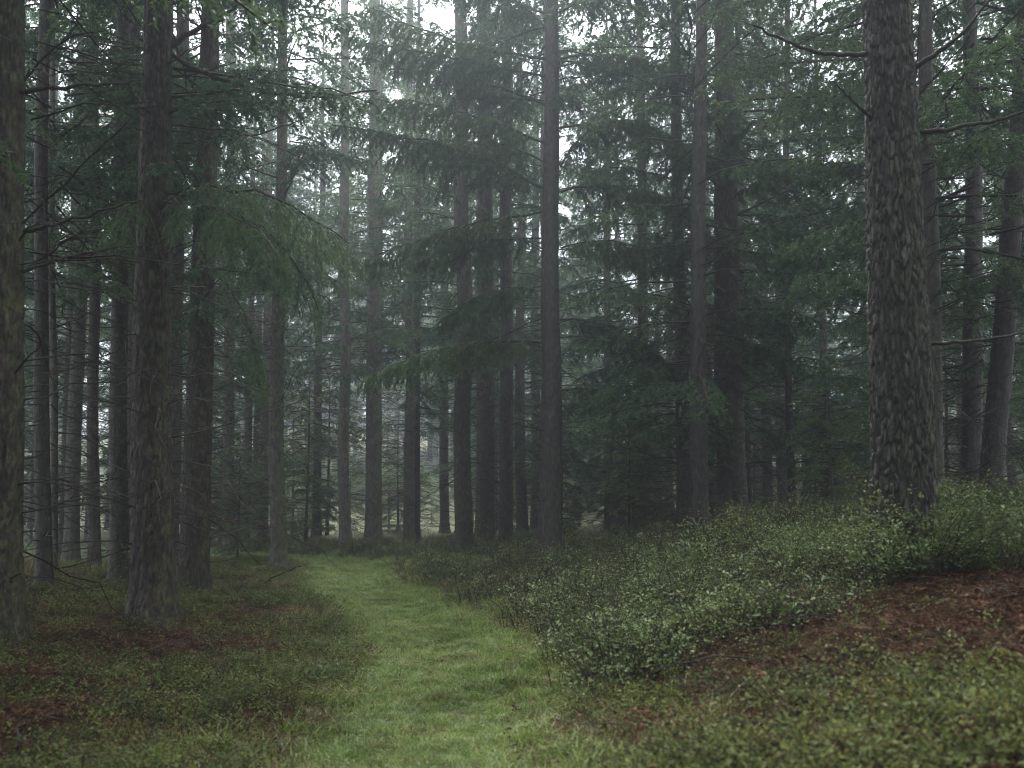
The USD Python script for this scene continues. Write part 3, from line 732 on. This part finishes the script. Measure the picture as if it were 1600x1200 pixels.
def grass_tuft(rng, n, h, spread, w):
    az = rng.uniform(0, 2 * np.pi, n); dh = np.stack([np.cos(az), np.sin(az), 0 * az], 1)
    a = rng.normal(0, spread * 0.4, (n, 3)) * [1, 1, 0]; a[:, 2] = -0.01
    hh = h * rng.uniform(0.45, 1.15, n)[:, None]
    b = dh * hh * rng.uniform(0.1, 0.7, (n, 1)) + [0, 0, 1] * hh * 1.3
    c = dh * hh * rng.uniform(0.1, 0.7, (n, 1)) - [0, 0, 1] * hh * rng.uniform(0.35, 0.9, (n, 1))
    s = unit(np.cross(dh, [0, 0, 1.0])) * w / 2
    v = np.stack([a - s, a + s, a + b * .5 + c * .25 - s * .8, a + b * .5 + c * .25 + s * .8, a + b + c], 1).reshape(-1, 3)
    return v, (np.arange(n)[:, None, None] * 5 + np.array([[0, 1, 3], [0, 3, 2], [2, 3, 4]])).reshape(-1, 3)


def litter_bits(rng, n, spread, ln, wd):
    """Needles, dead fronds and bits lying about."""
    p = rng.normal(0, spread * 0.5, (n, 3)) * [1, 1, 0] + [0, 0, 1] * rng.uniform(0.0, 0.035, (n, 1))
    d = unit(rng.normal(size=(n, 3)) * [1, 1, 0.28])
    return leaf_mesh(p, d, unit(rng.normal(0, 0.5, (n, 3)) + [0, 0, 1]), ln * rng.uniform(0.4, 1.6, (n, 1)), wd * rng.uniform(0.5, 1.4, (n, 1)))


def scatter(name, label, cat, protos, pts, scales, rng, tilt=0.25, kind='stuff'):
    """One PointInstancer of the prototype meshes [(mesh, material) ...] at the points."""
    pi = UsdGeom.PointInstancer.Define(stage, f'/World/{name}')
    tag(pi.GetPrim(), label, cat, kind=kind)
    for k, parts in enumerate(protos):
        r = f'/World/{name}/kind_{k:03d}'
        UsdGeom.Xform.Define(stage, r)
        for nm, mesh, m in parts:
            usdkit.mesh(stage, f'{r}/{nm}', mesh, m)
        pi.GetPrototypesRel().AddTarget(r)
    n = len(pts)
    pi.CreateProtoIndicesAttr(Vt.IntArray.FromNumpy(rng.integers(0, len(protos), n).astype(np.int32)))
    pi.CreatePositionsAttr(Vt.Vec3fArray.FromNumpy(pts.astype(np.float32)))
    yaw = rng.uniform(0, 2 * np.pi, n); ta = rng.normal(0, tilt, n); tz = rng.uniform(0, 2 * np.pi, n)
    q1 = np.stack([np.cos(yaw / 2), 0 * yaw, 0 * yaw, np.sin(yaw / 2)], 1)
    q2 = np.stack([np.cos(ta / 2), np.sin(ta / 2) * np.cos(tz), np.sin(ta / 2) * np.sin(tz), 0 * ta], 1)
    w1, x1, y1, z1 = q2.T; w2, x2, y2, z2 = q1.T
    q = np.stack([w1 * w2 - x1 * x2 - y1 * y2 - z1 * z2, w1 * x2 + x1 * w2 + y1 * z2 - z1 * y2, w1 * y2 - x1 * z2 + y1 * w2 + z1 * x2, w1 * z2 + x1 * y2 - y1 * x2 + z1 * w2], 1)
    pi.CreateOrientationsAttr(Vt.QuathArray([Gf.Quath(float(a), float(b), float(c), float(d)) for a, b, c, d in q]))
    pi.CreateScalesAttr(Vt.Vec3fArray.FromNumpy(np.repeat(scales[:, None], 3, 1).astype(np.float32)))


def candidates(n, ylo, yhi, rng, pxlo=-220, pxhi=1820, power=0.8):
    """Points in the wedge in view (and somewhat beyond it), denser near the camera."""
    y = ylo + (yhi - ylo) * rng.random(n) ** (1 / power if power < 1 else power)
    px = rng.uniform(pxlo, pxhi, n)
    x = (px - 800) / F * np.maximum(y, 4.0)
    return x, y


def keep(x, y, prob, rng):
    m = rng.random(len(x)) < prob
    return x[m], y[m]


def noise2(x, y, s, seed):
    return meshkit.fbm(np.stack([x, y, 0 * x], -1) * s, 3, seed)


def on_ground(x, y, lift=0.0):
    return np.stack([x, y, ground(x, y) + lift], 1)


# grass of the path
rng = np.random.default_rng(5)
t = rng.random(26000) ** 1.0
yy = 2.5 + 27 * t ** 1.15
i = np.clip(np.searchsorted(PATHF[:, 1], yy), 0, len(PATHF) - 1)
xx = PATHF[i, 0] + rng.normal(0, 0.62, len(yy)) * np.where(yy > 22, 1.4, 1)
d = path_d(xx, yy)
wheel = np.abs(d - 0.42)
xx, yy = keep(xx, yy, np.clip(2.0 - d * 1.25, 0, 1) * np.clip(0.35 + 1.3 * noise2(xx, yy, 1.6, 31), 0, 1), rng)
d = path_d(xx, yy)
protos = [[('blades', grass_tuft(rng, 46, h_, 0.11, 0.0038), GRASS)] for h_ in (0.05, 0.06, 0.075, 0.09)] + [[('blades', grass_tuft(rng, 30, 0.08, 0.1, 0.003), GRASS_DRY)]]
scatter('path_grass', 'short green grass growing over the winding path', 'grass', protos, on_ground(xx, yy), rng.uniform(0.7, 1.25, len(xx)) * (0.75 + 0.45 * np.clip(d, 0, 1.5)), rng, 0.2)
# taller grass on the verges
x, y = candidates(26000, 3.5, 30, rng)
x2, y2 = candidates(6000, 20, 36, rng, 380, 760)
farv = np.concatenate([0 * x, 0 * x2 + 1]); x, y = np.concatenate([x, x2]), np.concatenate([y, y2])
d = path_d(x, y)
d = np.where(farv > 0, np.minimum(d, 1.2) * (d > 0.4) + d * (d <= 0.4), d)
x, y = keep(x, y, np.exp(-((d - 1.15) / 0.4) ** 2) * np.clip(2.4 * noise2(x, y, 1.2, 33) - 0.65, 0, 1) * 0.8, rng)
protos = [[('blades', grass_tuft(rng, 40, h_, 0.13, 0.004), m)] for h_, m in ((0.14, GRASS), (0.2, GRASS), (0.17, GRASS), (0.16, GRASS_DRY))]
scatter('verge_grass', 'taller rough grass along both edges of the path', 'grass', protos, on_ground(x, y), rng.uniform(0.6, 1.2, len(x)), rng, 0.25)


# low leafy ground cover
def cover_prob(x, y):
    d = path_d(x, y)
    n = noise2(x, y, 0.9, 41)
    return np.clip((d - 0.75) / 0.5, 0, 1) * np.clip(2.6 * n - np.where((x > 0) & (y > 6.2), 0.4, 0.65), 0.04, 1) * np.where(y < 6.2, np.where(x > 0, 0.38, 0.6), 1.0) * (1 - 0.82 * brown_zone(x, y))


x, y = candidates(46000, 3.2, 24, rng, power=0.75)
x2, y2 = candidates(7000, 22, 38, rng, 380, 900)
x, y = np.concatenate([x, x2]), np.concatenate([y, y2])
x, y = keep(x, y, cover_prob(x, y), rng)
right = x > np.interp(y, PATHF[:, 1], PATHF[:, 0])
mk = lambda m, h_, sp, st, lv, ln: (lambda a: [('stems', a[0], TWIG), ('leaves', a[1], m)])(leafy_plant(rng, h_, sp, st, lv, ln))
far = rng.random(len(x)) < 0.5
P1 = [mk(LEAF, 0.16, 0.12, 5, 46, 0.027), mk(LEAF, 0.2, 0.13, 6, 60, 0.024), mk(LEAF_YELLOW, 0.13, 0.11, 5, 42, 0.026), mk(LEAF, 0.12, 0.14, 5, 40, 0.032), mk(LEAF_YELLOW, 0.17, 0.12, 5, 46, 0.022)]
P2 = [mk(LEAF_BLUE, 0.24, 0.15, 6, 50, 0.034), mk(LEAF, 0.2, 0.15, 7, 44, 0.03), mk(LEAF_BLUE, 0.32, 0.16, 6, 64, 0.03), mk(LEAF_YELLOW, 0.2, 0.13, 7, 26, 0.026), mk(LEAF, 0.4, 0.14, 8, 30, 0.026), mk(LEAF, 0.28, 0.2, 9, 14, 0.024)]
low = right & (y < 5.8)
lo2 = (~right) | low
scatter('low_bilberry', 'low yellowish and green leafy ground cover on the left verge and front right corner', 'ground cover', P1, on_ground(x[lo2], y[lo2]), rng.uniform(0.6, 1.25, lo2.sum()), rng, 0.3)
hi = ~lo2
scatter('bank_bilberry', 'knee-high bluish green leafy ground cover on the right bank', 'ground cover', P2, on_ground(x[hi], y[hi]), rng.uniform(0.6, 1.3, hi.sum()) * (0.3 + 1.6 * noise2(x[hi], y[hi], 1.5, 55) ** 1.3), rng, 0.3)

# litter and dead sticks
x, y = candidates(40000, 3.2, 22, rng, power=0.75)
x, y = keep(x, y, np.clip((path_d(x, y) - 0.7) / 0.4, 0.06, 1) * (0.45 + 0.55 * brown_zone(x, y)), rng)
scatter('leaf_litter', 'brown dead needles and bracken scraps on the forest floor', 'litter', [[('scraps', litter_bits(rng, 90, 0.16, 0.05, 0.004), LITTER)], [('scraps', litter_bits(rng, 110, 0.16, 0.035, 0.0035), LITTER)], [('scraps', litter_bits(rng, 30, 0.16, 0.035, 0.014), LITTER)]],
        on_ground(x, y, 0.01), rng.uniform(0.7, 1.4, len(x)), rng, 0.15)


def stick(rng, L):
    C = Curves((0, 0, 0.02), (L, 0, rng.uniform(0.0, 0.1)), (0, rng.normal(0, 0.1) * L, -0.05), 0.004 + 0.004 * L)
    return joinm([tubes(C, 6, 4, 0.4, 0.02, rng)] + dead_twigs(C, rng, 6, 0.3))


x, y = candidates(2600, 3.6, 24, rng, power=0.75)
x, y = keep(x, y, np.clip((path_d(x, y) - 1.0) / 0.5, 0, 1) * (0.2 + 0.8 * brown_zone(x, y)), rng)
scatter('dead_sticks', 'small dead sticks lying on the forest floor', 'sticks', [[('stick', stick(rng, L), TWIG)] for L in (0.4, 0.6, 0.8)], on_ground(x, y, 0.01), rng.uniform(0.5, 1.2, len(x)), rng, 0.15)


# ---------------------------------------------------------------- bushes, saplings, fallen wood
def bush_class(name, seed, m, h_, sp, stems, leaves, ln):
    r = np.random.default_rng(seed)
    st, lv = leafy_plant(r, h_, sp, stems, leaves, ln)
    UsdGeom.Xform.Define(stage, f'/World/kinds/{name}')
    obj(f'/World/kinds/{name}', 'stems', st, TWIG); obj(f'/World/kinds/{name}', 'leaves', lv, m)


bush_class('bush_a', 61, LEAF_BLUE, 0.55, 0.42, 34, 1300, 0.03)
bush_class('bush_b', 62, LEAF, 0.6, 0.4, 34, 1150, 0.028)
bush_class('bush_c', 63, LEAF_YELLOW, 0.5, 0.4, 24, 560, 0.028)
bush_class('sapling', 64, LEAF_YELLOW, 1.0, 0.3, 6, 260, 0.045)


def copy_of(kind, name, label, cat, group, px, py, Y, s, rot):
    q = P(px, py, Y)
    t = thing(name, label, cat, group, loc=(q[0], Y, ground1(q[0], Y) - 0.02), rot=rot, scale=s * (1.3 if 'bush' in kind else 1.0))
    t.GetReferences().AddInternalReference(f'/World/kinds/{kind}'); t.SetInstanceable(True)


BANK = [(1392, 915, 6.45, 0.85, 'bush_a', 'leafy shrub growing against the left foot of the massive right trunk'), (1440, 915, 6.45, 0.95, 'bush_b', 'leafy shrub climbing the front of the massive right trunk'),
        (1500, 860, 7.6, 0.85, 'bush_a', 'bluish green bush just right of the massive trunk'), (1570, 850, 8.2, 0.95, 'bush_a', 'bluish green bush at the right edge on the bank'),
        (1330, 850, 8.8, 0.8, 'bush_b', 'green bush just left of the massive trunk'), (1265, 850, 9.4, 0.85, 'bush_c', 'yellowish bush on the bank crest midway to the greenish pair of trunks'),
        (1190, 862, 10, 0.9, 'bush_b', 'green bush on the bank crest below the greenish pair of trunks'), (1130, 880, 10.5, 0.75, 'bush_c', 'reddish yellow bush at the left end of the bank crest'),
        (1240, 880, 8.6, 0.75, 'bush_a', 'bluish bush on the bank slope below the yellowish crest bush'), (1060, 900, 10.5, 0.6, 'bush_a', 'low bluish bush where the bank meets the shaded wood'),
        (1320, 900, 7.4, 0.6, 'bush_a', 'dark bush above the bare brown patch'), (1590, 900, 6.6, 0.6, 'bush_b', 'low bush above the right end of the brown patch'),
        (1355, 912, 6.7, 0.7, 'bush_b', 'green bush spreading left from the foot of the massive right trunk'), (1480, 905, 6.5, 0.75, 'bush_a', 'bluish bush spreading right from the foot of the massive trunk'),
        (1180, 915, 8.2, 0.7, 'bush_c', 'yellowish bush halfway down the bank slope'), (1080, 940, 8.8, 0.62, 'bush_b', 'green bush low on the bank slope below the greenish pair of trunks'),
        (1010, 935, 9.6, 0.55, 'bush_a', 'small bluish bush at the lower left end of the bank'), (1530, 815, 10.5, 1.0, 'bush_c', 'yellowish bush in front of the leaning right trunk')]
for k, (px, py, Y, s, kd, lab) in enumerate(BANK):
    copy_of(kd, 'bilberry_bush', lab, 'bush', 'bushes on the right bank', px, py, Y, s, 47 * k)
for k, (px, py, Y, s, lab) in enumerate([(196, 925, 14, 0.9, 'yellow-green sapling at the foot of the dark pair of trunks'), (752, 868, 24.5, 0.9, 'light green sapling at the foot of the row of three trunks'), (1350, 830, 11, 0.9, 'upright yellow-green sapling behind the massive trunk')]):
    copy_of('sapling', 'leafy_sapling', lab, 'sapling', None, px, py, Y, s, 70 * k)
r = np.random.default_rng(9)
q = P(400, 912, 16)
q[2] = ground1(q[0], q[1])
t = thing('fallen_branch', 'dark dead fallen branch left of the path near the slender grey trunk', 'branch', loc=q)
C = Curves((0, 0, 0), (0.75, 0.2, 0.45), (0, 0, -0.1), 0.016)
obj(t, 'stick', joinm([tubes(C, 8, 5, 0.4, 0.015, r)] + dead_twigs(C, r, 5, 0.4)), TWIG)
